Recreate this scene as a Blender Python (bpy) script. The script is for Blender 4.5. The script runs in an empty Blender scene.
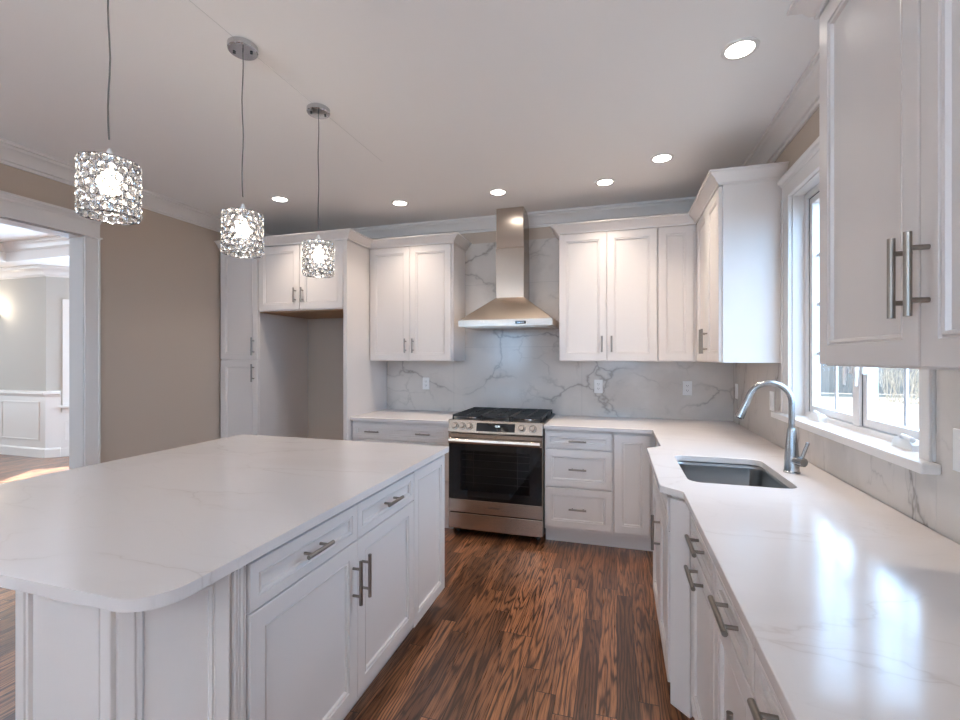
import bpy, bmesh, math, random
from mathutils import Vector, Matrix
random.seed(7)
C = bpy.context.scene.collection
S = bpy.context.scene
PI = math.pi

# ------------------------------------------------------------------ camera
cam_d = bpy.data.cameras.new('camera'); cam = bpy.data.objects.new('camera', cam_d); C.objects.link(cam)
cam.location = (0, 0, 1.428); cam.rotation_euler = (PI/2, 0, math.atan(137/458))
cam_d.sensor_width = 36; cam_d.lens = 36*458/960; cam_d.shift_y = -2/960
cam_d.clip_start = .02; cam_d.clip_end = 200
S.camera = cam
# ------------------------------------------------------------------ world, sun, daylight fills, exposure
S.view_settings.view_transform = 'Standard'; S.view_settings.look = 'None'
S.view_settings.gamma = 1; S.view_settings.use_curve_mapping = False
S.view_settings.exposure = 0.62
W = bpy.data.worlds.new('sky'); S.world = W; W.use_nodes = True
wn = W.node_tree; bg = wn.nodes['Background']
tc = wn.nodes.new('ShaderNodeTexCoord'); sp = wn.nodes.new('ShaderNodeSeparateXYZ')
rp = wn.nodes.new('ShaderNodeValToRGB')
wn.links.new(tc.outputs['Generated'], sp.inputs[0]); wn.links.new(sp.outputs['Z'], rp.inputs[0])
rp.color_ramp.elements[0].color = (.38, .66, 1, 1); rp.color_ramp.elements[1].color = (.55, .75, 1, 1)
wn.links.new(rp.outputs[0], bg.inputs[0]); bg.inputs[1].default_value = 7.6

def light(name, kind, loc, energy, color=(1, 1, 1), rot=(0, 0, 0), **kw):
    d = bpy.data.lights.new(name, kind); d.energy = energy; d.color = color
    for k, v in kw.items(): setattr(d, k, v)
    o = bpy.data.objects.new(name, d); C.objects.link(o); o.location = loc; o.rotation_euler = rot
    return o
def aim(o, d):
    o.rotation_euler = Vector(d).to_track_quat('-Z', 'Y').to_euler()
sun = light('sun', 'SUN', (-20, 30, 20), 26.0, (1, .94, .86), angle=math.radians(.6)); aim(sun, (.53, -.85, -.90))
COOL = (.72, .86, 1.0)
# area lamps added at unseen rear windows, tilted up to brighten the ceiling
for i, x in enumerate((-2.75, .05)):
    aim(light('daylight_fill', 'AREA', (x, -3.62, 1.72), 70, (.80, .89, 1), shape='RECTANGLE', size=1.1, size_y=1.15, spread=math.radians(100)), (0, 1, 1.25))
aim(light('daylight_fill', 'AREA', (-6.0, 5.46, 1.5), 62, COOL, shape='RECTANGLE', size=1.4, size_y=1.4), (0, -1, .1))  # area lamp added in the bay window to strengthen the dining daylight
aim(light('daylight_fill', 'AREA', (-10.9, 2.2, 1.5), 62, COOL, shape='RECTANGLE', size=1.8, size_y=1.6), (1, 0, .15))  # added fill for the dining room; the west wall has no window
# the sky seen through the window over the sink
po = light('sky_portal', 'AREA', (1.07, 2.33, 1.715), 1, shape='RECTANGLE', size=1.15, size_y=1.22); aim(po, (-1, 0, 0)); po.data.cycles.is_portal = True

# ------------------------------------------------------------------ materials
def mat(name, col, rough=.5, metal=0, **kw):
    m = bpy.data.materials.new(name); m.use_nodes = True
    b = m.node_tree.nodes['Principled BSDF']
    b.inputs['Base Color'].default_value = (*col, 1); b.inputs['Roughness'].default_value = rough
    b.inputs['Metallic'].default_value = metal
    for k, v in kw.items(): b.inputs[k].default_value = v
    return m
class NT:
    """tiny node helper"""
    def __init__(s, m): s.t = m.node_tree; s.b = s.t.nodes['Principled BSDF']
    def n(s, typ, ins=None, **kw):
        nd = s.t.nodes.new(typ)
        for k, v in kw.items(): setattr(nd, k, v)
        for k, v in (ins or {}).items():
            if hasattr(v, 'links') or hasattr(v, 'is_linked'): s.t.links.new(v, nd.inputs[k])
            else: nd.inputs[k].default_value = v
        return nd
    def math(s, op, a, b=0.0, clamp=False):
        return s.n('ShaderNodeMath', {0: a, 1: b}, operation=op, use_clamp=clamp).outputs[0]
    def ramp(s, f, stops):
        r = s.n('ShaderNodeValToRGB', {0: f}); e = r.color_ramp.elements
        while len(e) < len(stops): e.new(.5)
        for q, (p, c) in zip(e, stops): q.position = p; q.color = (*c, 1) if len(c) == 3 else c
        return r.outputs[0]
    def mix(s, f, a, b, typ='MIX'):
        r = s.n('ShaderNodeMix', data_type='RGBA', blend_type=typ)
        for i, v in ((0, f), (6, a), (7, b)):
            if hasattr(v, 'is_linked'): s.t.links.new(v, r.inputs[i])
            else: r.inputs[i].default_value = v if i == 0 else (*v, 1)
        return r.outputs[2]
    def out(s, name, v): s.t.links.new(v, s.b.inputs[name])
    def bump(s, h, strength, dist=.01):
        bp = s.n('ShaderNodeBump', {'Height': h, 'Strength': strength, 'Distance': dist})
        s.t.links.new(bp.outputs[0], s.b.inputs['Normal'])

def painted(name, col, rough, spec=.5, bump=.03):
    m = mat(name, col, rough); t = NT(m)
    g = t.n('ShaderNodeNewGeometry')
    n = t.n('ShaderNodeTexNoise', {'Vector': g.outputs['Position'], 'Scale': 220.0, 'Detail': 2.0})
    t.bump(n.outputs[0], bump, .002)
    return m
M = {}
M['cab'] = painted('white cabinet lacquer', (.765, .70, .66), .32)
M['trim'] = painted('white trim paint', (.77, .73, .70), .35)
M['ceil'] = painted('ceiling paint', (.88, .85, .83), .85)
M['wall'] = painted('greige wall paint', (.53, .435, .355), .75)
M['dwall'] = painted('grey dining wall paint', (.52, .49, .45), .75)
M['plate'] = mat('white plastic', (.82, .81, .8), .4)
M['slot'] = mat('dark slot', (.05, .05, .05), .5)
M['pull'] = mat('brushed nickel', (.32, .28, .245), .33, 1)
M['chrome'] = mat('chrome', (.55, .55, .57), .12, 1)
M['cord'] = mat('clear grey cord', (.15, .145, .14), .35)
M['black'] = mat('black enamel', (.012, .012, .013), .3)
M['iron'] = mat('cast iron', (.02, .02, .021), .5)
M['bglass'] = mat('black oven glass', (.006, .006, .007), .04)
M['rack'] = mat('oven rack steel', (.6, .6, .6), .3, 1)
M['oveni'] = mat('oven enamel', (.10, .10, .11), .45)
M['wood'] = mat('raw plywood', (.36, .21, .11), .6)
M['bark'] = mat('twig bark', (.24, .18, .12), .9)
def emis(name, col, st):
    m = mat(name, (0, 0, 0)); b = m.node_tree.nodes['Principled BSDF']
    b.inputs['Emission Color'].default_value = (*col, 1); b.inputs['Emission Strength'].default_value = st
    return m
M['lens'] = emis('lit lens', (1, .94, .86), 14)
M['bulb'] = emis('lit bulb', (1, .90, .76), 14)
M['digit'] = emis('clock digits', (.75, .88, 1), 1.6)

def steel(name, axis, col=(.49, .42, .36), rough=.24):
    m = mat(name, col, rough, 1); t = NT(m)
    tcn = t.n('ShaderNodeTexCoord')
    sc = {'x': (3, 260, 260), 'z': (260, 260, 3), 'y': (260, 3, 260)}[axis]
    mp = t.n('ShaderNodeMapping', {'Vector': tcn.outputs['Object'], 'Scale': sc})
    n = t.n('ShaderNodeTexNoise', {'Vector': mp.outputs[0], 'Scale': 1.0, 'Detail': 3.0})
    t.out('Roughness', t.math('ADD', t.math('MULTIPLY', n.outputs[0], .10), rough-.05))
    t.b.inputs['Anisotropic'].default_value = .5
    return m
M['steelx'] = steel('stainless steel brushed across', 'x')
M['steelz'] = steel('stainless steel brushed upright', 'z')
M['basin'] = steel('stainless sink basin', 'x', (.33, .32, .31), .3)
M['faucet'] = steel('brushed faucet steel', 'z', (.40, .40, .40), .25)

def glass(name, tint=(1, 1, 1), refl=.12, keep=1.0):
    m = bpy.data.materials.new(name); m.use_nodes = True; t = m.node_tree; t.nodes.clear()
    o = t.nodes.new('ShaderNodeOutputMaterial'); a = t.nodes.new('ShaderNodeBsdfTransparent'); g = t.nodes.new('ShaderNodeBsdfGlossy')
    x = t.nodes.new('ShaderNodeMixShader'); f = t.nodes.new('ShaderNodeFresnel'); f.inputs[0].default_value = 1.45
    a.inputs[0].default_value = (*[c*keep for c in tint], 1); g.inputs['Roughness'].default_value = .02
    ge = t.nodes.new('ShaderNodeNewGeometry'); mu = t.nodes.new('ShaderNodeMath'); mu.operation = 'MULTIPLY_ADD'
    t.links.new(ge.outputs['Backfacing'], mu.inputs[0]); mu.inputs[1].default_value = -1; mu.inputs[2].default_value = 1
    m2 = t.nodes.new('ShaderNodeMath'); m2.operation = 'MULTIPLY'; t.links.new(mu.outputs[0], m2.inputs[0]); t.links.new(f.outputs[0], m2.inputs[1])
    t.links.new(m2.outputs[0], x.inputs[0]); t.links.new(a.outputs[0], x.inputs[1]); t.links.new(g.outputs[0], x.inputs[2])
    t.links.new(x.outputs[0], o.inputs[0]); return m
M['seam'] = mat('hairline seam', (.66, .64, .62), .8)
M['glass'] = glass('window glass', (.96, .98, 1))
M['oglass'] = glass('tinted oven window', (.55, .55, .57), keep=.75)
M['crystal'] = mat('cut crystal', (.97, .95, .92), .2, 0, **{'Transmission Weight': 1.0, 'IOR': 1.22})

def veined(name, base, dark, scale, width, rough, amount, seams=None, warm=None):
    m = mat(name, base, rough); t = NT(m); g = t.n('ShaderNodeNewGeometry'); P = g.outputs['Position']
    mp = t.n('ShaderNodeMapping', {'Vector': P, 'Location': (.3, 1.1, .55), 'Rotation': (.5, .75, .4), 'Scale': (.7, 1.7, .8)})
    wz = t.n('ShaderNodeTexNoise', {'Vector': mp.outputs[0], 'Scale': scale*1.1, 'Detail': 5.0, 'Roughness': .6})
    off = t.n('ShaderNodeVectorMath', {0: wz.outputs['Color'], 1: (.5, .5, .5)}, operation='SUBTRACT')
    off2 = t.n('ShaderNodeVectorMath', {0: off.outputs[0], 'Scale': .75/scale}, operation='SCALE')
    add = t.n('ShaderNodeVectorMath', {0: mp.outputs[0], 1: off2.outputs[0]}, operation='ADD')
    vo = t.n('ShaderNodeTexVoronoi', {'Vector': add.outputs[0], 'Scale': scale}, feature='DISTANCE_TO_EDGE')
    vo2 = t.n('ShaderNodeTexVoronoi', {'Vector': add.outputs[0], 'Scale': scale*2.6}, feature='DISTANCE_TO_EDGE')
    mk = t.n('ShaderNodeTexNoise', {'Vector': P, 'Scale': scale*.9, 'Detail': 2.0})
    mk2 = t.n('ShaderNodeTexNoise', {'Vector': add.outputs[0], 'Scale': scale*1.9, 'Detail': 2.0})
    v1 = t.ramp(vo.outputs[0], [(0, (1, 1, 1)), (width*.35, (.55,)*3), (width, (.18,)*3), (width*5, (0, 0, 0))])
    v2 = t.ramp(vo2.outputs[0], [(0, (1, 1, 1)), (width*.8, (.3,)*3), (width*2.4, (0, 0, 0))])
    k1 = t.ramp(mk.outputs[0], [(.45, (.0,)*3), (.58, (1, 1, 1))])
    k2 = t.ramp(mk2.outputs[0], [(.50, (.0,)*3), (.66, (1, 1, 1))])
    f = t.math('ADD', t.math('MULTIPLY', v1, k1), t.math('MULTIPLY', t.math('MULTIPLY', v2, k2), .5), True)
    f = t.math('MULTIPLY', f, amount)
    cl = t.n('ShaderNodeTexNoise', {'Vector': add.outputs[0], 'Scale': scale*.8, 'Detail': 4.0})
    cloud = t.math('MULTIPLY', t.ramp(cl.outputs[0], [(.52, (0,)*3), (.60, (.7,)*3), (.8, (1,)*3)]), amount*.4)
    col = t.mix(cloud, base, dark); col = t.mix(f, col, dark)
    if seams:
        sx = t.n('ShaderNodeSeparateXYZ', {0: P})
        for ax, vals in seams:
            for v in vals:
                d = t.math('ABSOLUTE', t.math('SUBTRACT', sx.outputs[ax], v))
                col = t.mix(t.math('MULTIPLY', t.math('LESS_THAN', d, .0016), .45), col, (.35, .34, .33))
    t.out('Base Color', col); return m
M['marble'] = veined('veined white marble', (.665, .615, .57), (.25, .225, .205), 1.9, .024, .16, .78,
                     [(0, (-1.51, -.30)), (1, (1.79, .57)), (2, (1.531, 2.122))])
M['quartz'] = veined('white quartz', (.76, .695, .66), (.46, .36, .30), 1.5, .010, .15, .36)

def floor_mat(name, lo, hi):
    m = mat(name, lo, .25); t = NT(m); g = t.n('ShaderNodeNewGeometry')
    s = t.n('ShaderNodeSeparateXYZ', {0: g.outputs['Position']}); X, Y = s.outputs[0], s.outputs[1]
    PW, PL = .083, 1.05
    ix = t.math('FLOOR', t.math('DIVIDE', X, PW))
    rx = t.n('ShaderNodeTexWhiteNoise', {'W': ix}, noise_dimensions='1D').outputs[0]
    yy = t.math('ADD', t.math('DIVIDE', Y, PL), t.math('MULTIPLY', rx, 7.31))
    iy = t.math('FLOOR', yy)
    cid = t.n('ShaderNodeCombineXYZ', {0: ix, 1: iy})
    wn_ = t.n('ShaderNodeTexWhiteNoise', {'Vector': cid.outputs[0]}, noise_dimensions='2D'); r = wn_.outputs[0]
    r2 = t.n('ShaderNodeSeparateColor', {0: wn_.outputs['Color']}).outputs[1]
    # cathedral grain: contour lines of a stretched noise, different on each board
    v = t.n('ShaderNodeCombineXYZ', {0: t.math('ADD', X, t.math('MULTIPLY', r, 40.)), 1: t.math('ADD', Y, t.math('MULTIPLY', r2, 60.)), 2: r})
    mp = t.n('ShaderNodeMapping', {'Vector': v.outputs[0], 'Scale': (10., .8, 1)})
    big = t.n('ShaderNodeTexNoise', {'Vector': mp.outputs[0], 'Scale': 1.0, 'Detail': 3.5, 'Roughness': .42, 'Distortion': .2})
    ph = t.math('ADD', t.math('MULTIPLY', big.outputs[0], 85.), t.math('MULTIPLY', X, t.math('MULTIPLY', t.math('POWER', r2, 3.0), 300.)))
    rings = t.math('ADD', t.math('MULTIPLY', t.math('SINE', ph), .5), .5)
    mp2 = t.n('ShaderNodeMapping', {'Vector': v.outputs[0], 'Scale': (260, 9, 1)})
    pore = t.n('ShaderNodeTexNoise', {'Vector': mp2.outputs[0], 'Scale': 1.0, 'Detail': 3.0})
    mp3 = t.n('ShaderNodeMapping', {'Vector': v.outputs[0], 'Scale': (16, 2.2, 1)})
    cloud = t.n('ShaderNodeTexNoise', {'Vector': mp3.outputs[0], 'Scale': 1.0, 'Detail': 3.0})
    rg = t.ramp(rings, [(.0, (.08,)*3), (.16, (.42,)*3), (.42, (.8,)*3), (.9, (1,)*3)])
    f = t.math('MULTIPLY', rg, t.math('ADD', .35, t.math('MULTIPLY', t.ramp(pore.outputs[0], [(.36, (0,)*3), (.58, (1,)*3)]), .65)))
    f = t.math('MULTIPLY', f, t.math('ADD', .45, t.math('MULTIPLY', cloud.outputs[0], 1.0)))
    f = t.math('MULTIPLY', f, t.math('ADD', .28, t.math('MULTIPLY', r, .9)), True)
    col = t.mix(f, lo, hi)
    fx = t.math('FRACT', t.math('DIVIDE', X, PW)); fy = t.math('FRACT', yy)
    gx = t.math('LESS_THAN', t.math('ABSOLUTE', t.math('SUBTRACT', fx, .5)), .487)
    gy = t.math('LESS_THAN', t.math('ABSOLUTE', t.math('SUBTRACT', fy, .5)), .4985)
    gap = t.math('MULTIPLY', gx, gy)
    col = t.mix(gap, (.012, .006, .004), col)
    t.b.inputs['Coat Weight'].default_value = .55; t.b.inputs['Coat Roughness'].default_value = .17
    t.out('Base Color', col)
    t.out('Roughness', t.math('ADD', .20, t.math('MULTIPLY', pore.outputs[0], .22)))
    t.bump(t.math('ADD', t.math('MULTIPLY', f, .3), gap), .25, .002)
    return m
M['floor'] = floor_mat('stained oak boards', (.036, .013, .0065), (.45, .19, .085))

# ------------------------------------------------------------------ mesh helpers
class MB:
    def __init__(s): s.b = bmesh.new()
    def face(s, pts):
        vs = [s.b.verts.new(p) for p in pts]; return s.b.faces.new(vs)
    def box(s, x0, x1, y0, y1, z0, z1):
        v = [s.b.verts.new((x, y, z)) for x in (x0, x1) for y in (y0, y1) for z in (z0, z1)]
        for f in ((0, 1, 3, 2), (4, 6, 7, 5), (0, 4, 5, 1), (2, 3, 7, 6), (0, 2, 6, 4), (1, 5, 7, 3)):
            s.b.faces.new([v[i] for i in f])
        return s
    def loft(s, rings, cap0=True, cap1=True, closed=True):
        R = [[s.b.verts.new(p) for p in r] for r in rings]; n = len(R[0])
        for a, b in zip(R, R[1:]):
            for i in range(n if closed else n-1):
                j = (i+1) % n; s.b.faces.new((a[i], a[j], b[j], b[i]))
        if cap0: s.b.faces.new(R[0][::-1])
        if cap1: s.b.faces.new(R[-1])
        return s
    def tube(s, pts, r, seg=12, cap=True):
        pts = [Vector(p) for p in pts]; rs = r if isinstance(r, (list, tuple)) else [r]*len(pts)
        rings = []; up = None
        for i, p in enumerate(pts):
            d = (pts[min(i+1, len(pts)-1)]-pts[max(i-1, 0)]).normalized()
            if up is None:
                up = d.orthogonal().normalized()
            else:
                up = (up-d*up.dot(d)).normalized()
            w = d.cross(up)
            rings.append([p+(up*math.cos(a)+w*math.sin(a))*rs[i] for a in [2*PI*k/seg for k in range(seg)]])
        return s.loft(rings, cap, cap)
    def lathe(s, prof, c=(0, 0, 0), seg=24, cap0=True, cap1=True):
        return s.loft([[(c[0]+r*math.cos(2*PI*k/seg), c[1]+r*math.sin(2*PI*k/seg), c[2]+z) for k in range(seg)] for r, z in prof], cap0, cap1)
    def torus(s, c, R, r, n=(0, 0, 1), seg=24, rs=6):
        n = Vector(n).normalized(); u = n.orthogonal().normalized(); w = n.cross(u); c = Vector(c)
        g = []
        for i in range(seg):
            a = 2*PI*i/seg; d = u*math.cos(a)+w*math.sin(a)
            g.append([s.b.verts.new(c+d*(R+r*math.cos(2*PI*k/rs))+n*r*math.sin(2*PI*k/rs)) for k in range(rs)])
        for i in range(seg):
            for k in range(rs):
                s.b.faces.new((g[i][k], g[(i+1) % seg][k], g[(i+1) % seg][(k+1) % rs], g[i][(k+1) % rs]))
        return s
    def prism(s, poly, z0, z1, holes=()):
        """extruded 2D outline, optionally with holes"""
        tb = bmesh.new(); edges = []
        for loop in (poly, *holes):
            vs = [tb.verts.new((x, y, 0)) for x, y in loop]
            edges += [tb.edges.new((vs[i], vs[(i+1) % len(vs)])) for i in range(len(vs))]
        r = bmesh.ops.triangle_fill(tb, edges=edges, use_beauty=True, use_dissolve=False)
        tb.verts.index_update(); tris = [[v.co.copy() for v in f.verts] for f in tb.faces]; tb.free()
        for z, fl in ((z1, False), (z0, True)):
            for t_ in tris:
                a = (t_[1]-t_[0]).cross(t_[2]-t_[0]).z > 0
                q = t_ if a != fl else t_[::-1]
                s.face([(p.x, p.y, z) for p in q])
        for loop in (poly, *holes):
            for i in range(len(loop)):
                (ax, ay), (bx, by) = loop[i], loop[(i+1) % len(loop)]
                s.face([(ax, ay, z0), (bx, by, z0), (bx, by, z1), (ax, ay, z1)])
        bmesh.ops.remove_doubles(s.b, verts=s.b.verts, dist=1e-5)
        return s
    def sweep(s, path, prof, z=0, closed=False):
        """profile (out, up) carried along a mitred floor-plan path; out is to the right of travel"""
        n = len(path); rings = []
        for i in range(n):
            p = Vector(path[i])
            def nrm(a, b):
                d = (Vector(b)-Vector(a)).normalized(); return Vector((d.y, -d.x))
            if closed or 0 < i < n-1:
                a = nrm(path[i-1], path[i]); b = nrm(path[i], path[(i+1) % n]); m = (a+b)/(1+a.dot(b))
            elif i == 0: m = nrm(path[0], path[1])
            else: m = nrm(path[-2], path[-1])
            rings.append([(p.x+m.x*o, p.y+m.y*o, z+u) for o, u in prof])
        if closed: rings.append(rings[0])
        s.loft(rings, not closed, not closed); 
        if closed: bmesh.ops.remove_doubles(s.b, verts=s.b.verts, dist=1e-6)
        return s
    def panel(s, x0, x1, z0, z1, y0, rings):
        """front facing -y: nested rectangles (inset, y)"""
        R = [[(x0+i, y, z0+i), (x1-i, y, z0+i), (x1-i, y, z1-i), (x0+i, y, z1-i)] for i, y in rings]
        R = [[(x0, y0, z0), (x1, y0, z0), (x1, y0, z1), (x0, y0, z1)]] + R
        return s.loft(R)
def obj(name, mb, m, parent=None, smooth=False, bevel=0, loc=None):
    me = bpy.data.meshes.new(name)
    bmesh.ops.recalc_face_normals(mb.b, faces=mb.b.faces)
    mb.b.to_mesh(me); mb.b.free(); me.materials.append(M[m] if isinstance(m, str) else m)
    o = bpy.data.objects.new(name, me); C.objects.link(o)
    if parent: o.parent = parent
    if loc: o.location = loc
    if smooth:
        for p in me.polygons: p.use_smooth = True
        e = o.modifiers.new('split', 'EDGE_SPLIT'); e.split_angle = math.radians(35)
    if bevel:
        b = o.modifiers.new('bevel', 'BEVEL'); b.width = bevel; b.segments = 2; b.limit_method = 'ANGLE'; b.angle_limit = math.radians(35)
    return o
def tag(o, label, cat, group=None):
    o['label'] = label; o['category'] = cat
    if group: o['group'] = group
    return o
def struct(o, label=None):
    o['kind'] = 'structure'
    if label: o['label'] = label
    return o
def thing(name, label, cat, loc=(0, 0, 0), rz=0, group=None):
    o = bpy.data.objects.new(name, None); C.objects.link(o); o.empty_display_size = .1
    o.location = loc; o.rotation_euler = (0, 0, rz); return tag(o, label, cat, group)
def arc(cx, cy, r, a0, a1, n=8):
    return [(cx+r*math.cos(math.radians(a0+(a1-a0)*i/n)), cy+r*math.sin(math.radians(a0+(a1-a0)*i/n))) for i in range(n+1)]

# ------------------------------------------------------------------ the room
XL, XR, YB, YF, ZC = -3.63, .921, 4.18, -3.5, 2.743
WT = .13
struct(obj('floor', MB().box(-11.2, XR+.2, YF-.2, 5.6, -.12, 0), 'floor'), 'dark stained oak strip floor')
ceil = MB().box(XL-.02, XR+.15, YF-.15, YB+.15, ZC, ZC+.12)
struct(obj('ceiling', ceil, 'ceil'), 'flat off-white ceiling')
struct(obj('trim_seam', MB().box(-1.507, -1.5045, .3, 2.75, ZC-.0008, ZC+.01), 'seam'), 'faint seam line across the ceiling through the pendant canopies').name = 'trim_9'
struct(obj('wall_back', MB().box(XL-.13, XR+.15, YB, YB+.15, 0, ZC), 'wall'), 'greige wall behind the range')
# right wall with the window over the sink
WY0, WY1, WZ0, WZ1 = 1.755, 2.905, 1.105, 2.325
mb = MB().box(XR, XR+WT, YF, WY0, 0, ZC).box(XR, XR+WT, WY1, YB+.15, 0, ZC).box(XR, XR+WT, WY0, WY1, 0, WZ0).box(XR, XR+WT, WY0, WY1, WZ1, ZC)
struct(obj('wall_right', mb, 'wall'), 'greige wall with the window over the sink')
# left wall with the cased opening to the dining room
OY0, OY1, OZ = .75, 2.32, 2.305
mb = MB().box(XL-WT, XL, YF, OY0, 0, ZC).box(XL-WT, XL, OY1, YB+.15, 0, ZC).box(XL-WT, XL, OY0, OY1, OZ, ZC)
struct(obj('wall_left', mb, 'wall'), 'greige wall with a wide white cased opening')
# wall behind the camera, with unseen windows sized for the light they let in
mb = MB(); xs = (-2.75, .05)
edges = [XL-WT] + [e for x in xs for e in (x-.55, x+.55)] + [XR+WT]
for i in range(0, len(edges), 2): mb.box(edges[i], edges[i+1], YF-WT, YF, 0, ZC)
for x in xs: mb.box(x-.55, x+.55, YF-WT, YF, 0, 1.15).box(x-.55, x+.55, YF-WT, YF, 2.38, ZC)
struct(obj('wall_front', mb, 'wall'))
for k, x in enumerate(xs):
    fr = MB()
    for a, b, c, d in ((x-.55, x-.49, 1.15, 2.38), (x+.49, x+.55, 1.15, 2.38), (x-.49, x+.49, 1.15, 1.21), (x-.49, x+.49, 2.32, 2.38), (x-.49, x+.49, 1.73, 1.79)):
        fr.box(a, b, YF-.09, YF-.04, c, d)
    struct(obj('window_%d' % (k+3), fr, 'trim'))
CROWN = [(0, -.118), (.012, -.118), (.014, -.100), (.026, -.096), (.036, -.074), (.056, -.046), (.078, -.034), (.084, -.020), (.1, -.018), (.1, 0), (0, 0)]
struct(obj('trim_1', MB().sweep([(XL, YF), (XL, YB), (XR, YB), (XR, YF)], CROWN, ZC, True), 'trim', smooth=True), 'white crown moulding along the kitchen ceiling')
BASE = [(0, 0), (.016, 0), (.016, .11), (.008, .128), (0, .132)]
struct(obj('baseboard_left', MB().sweep([(XL, 2.41), (XL, 3.43)], BASE), 'trim'), 'white baseboard on the left wall')
struct(obj('baseboard_front', MB().sweep([(XL, YF), (XL, .66)], BASE), 'trim'))
# cased opening
def casing(path, w, th, axis): ...
mb = MB()
mb.box(XL-WT-.004, XL+.004, OY1-.018, OY1, 0, OZ).box(XL-WT-.004, XL+.004, OY0, OY0+.018, 0, OZ).box(XL-WT-.004, XL+.004, OY0, OY1, OZ-.018, OZ)
struct(obj('trim_2', mb, 'trim', bevel=.002), 'white jamb lining of the dining opening')
mb = MB()
for y0, y1 in ((OY1-.012, OY1+.085), (OY0-.085, OY0+.012)):
    mb.box(XL, XL+.02, y0, y1, 0, OZ-.012)
    ye = y1-.014 if y0 > 1.5 else y0
    mb.box(XL, XL+.027, ye, ye+.014, 0, OZ-.012)
mb.box(XL, XL+.022, OY0-.085, OY1+.085, OZ-.012, OZ+.095)
mb.box(XL, XL+.032, OY0-.097, OY1+.097, OZ-.012, OZ-.001)
struct(obj('trim_3', mb, 'trim', bevel=.003), 'white casing around the dining opening')
capp = [(0, 0), (.024, 0), (.03, .012), (.044, .026), (.05, .03), (.05, .045), (0, .045)]
struct(obj('trim_4', MB().sweep([(XL, OY0-.087), (XL, OY1+.087)], capp, OZ+.095), 'trim'), 'moulded cap over the dining opening')

# ------------------------------------------------------------------ dining room beyond the opening
DX = XL-WT
A0, A1, A2, A3, A4 = (-11.0, 4.5), (-7.83, 4.5), (-6.93, 5.4), (-5.0, 5.4), (-4.1, 4.5)
def wall_run(mb, a, b, z0, z1, t=.14, u0=0, u1=None):
    a, b = Vector(a), Vector(b); d = (b-a); L = d.length; d /= L; n = Vector((-d.y, d.x)); u1 = L if u1 is None else u1
    q = [a+d*u0, a+d*u1, a+d*u1+n*t, a+d*u0+n*t]
    mb.loft([[(p.x, p.y, z) for p in q] for z in (z0, z1)])
    return L
mb = MB(); wall_run(mb, A0, A1, 0, ZC); wall_run(mb, A4, (DX, 4.5), 0, ZC)
struct(obj('wall_dining_back', mb, 'dwall'), 'grey dining wall with white wainscot below').name = 'wall_north'
mb = MB(); BW = (.27, 1.03)
BZ0, BZ1 = .74, 2.19
for a, b, w0, w1 in ((A1, A2, *BW), (A2, A3, .3, 1.63), (A3, A4, .24, 1.03)):
    wall_run(mb, a, b, 0, ZC, u1=w0); wall_run(mb, a, b, 0, ZC, u0=w1)
    wall_run(mb, a, b, 0, BZ0, u0=w0, u1=w1); wall_run(mb, a, b, BZ1, ZC, u0=w0, u1=w1)
struct(obj('wall_bay', mb, 'dwall'), 'grey angled bay walls of the dining room').name = 'wall_northeast'
struct(obj('wall_west', MB().box(-11.14, -11, -.3, 4.64, 0, ZC), 'dwall'))
struct(obj('wall_south', MB().box(-11, DX, -.34, -.2, 0, ZC), 'dwall'))
# tray ceiling
TX0, TX1, TY0, TY1 = -8.0, -4.6, .9, 4.14
mb = MB().box(-11.1, TX0, -.3, 5.6, ZC, ZC+.1).box(TX1, DX+.12, -.3, 5.6, ZC, ZC+.1).box(TX0, TX1, -.3, TY0, ZC, ZC+.1).box(TX0, TX1, TY1, 5.6, ZC, ZC+.1)
mb.box(TX0-.1, TX1+.1, TY0-.1, TY1+.1, ZC+.24, ZC+.3)
mb.box(TX0-.1, TX0, TY0-.1, TY1+.1, ZC+.1, ZC+.24).box(TX1, TX1+.1, TY0-.1, TY1+.1, ZC+.1, ZC+.24).box(TX0, TX1, TY0-.1, TY0, ZC+.1, ZC+.24).box(TX0, TX1, TY1, TY1+.1, ZC+.1, ZC+.24)
struct(obj('ceiling_dining', mb, 'ceil'), 'white tray ceiling of the dining room').name = 'ceiling.001'
struct(obj('trim_5', MB().sweep([(TX0, TY0), (TX0, TY1), (TX1, TY1), (TX1, TY0)], CROWN, ZC+.24, True), 'trim', smooth=True), 'crown moulding inside the tray ceiling')
dpath = [(-11, -.2), A0, A1, A2, A3, A4, (DX, 4.5), (DX, -.2)]
struct(obj('trim_6', MB().sweep(dpath, [(o*1.25, u*1.25) for o, u in CROWN], ZC, True), 'trim', smooth=True), 'crown moulding around the dining room')
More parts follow.
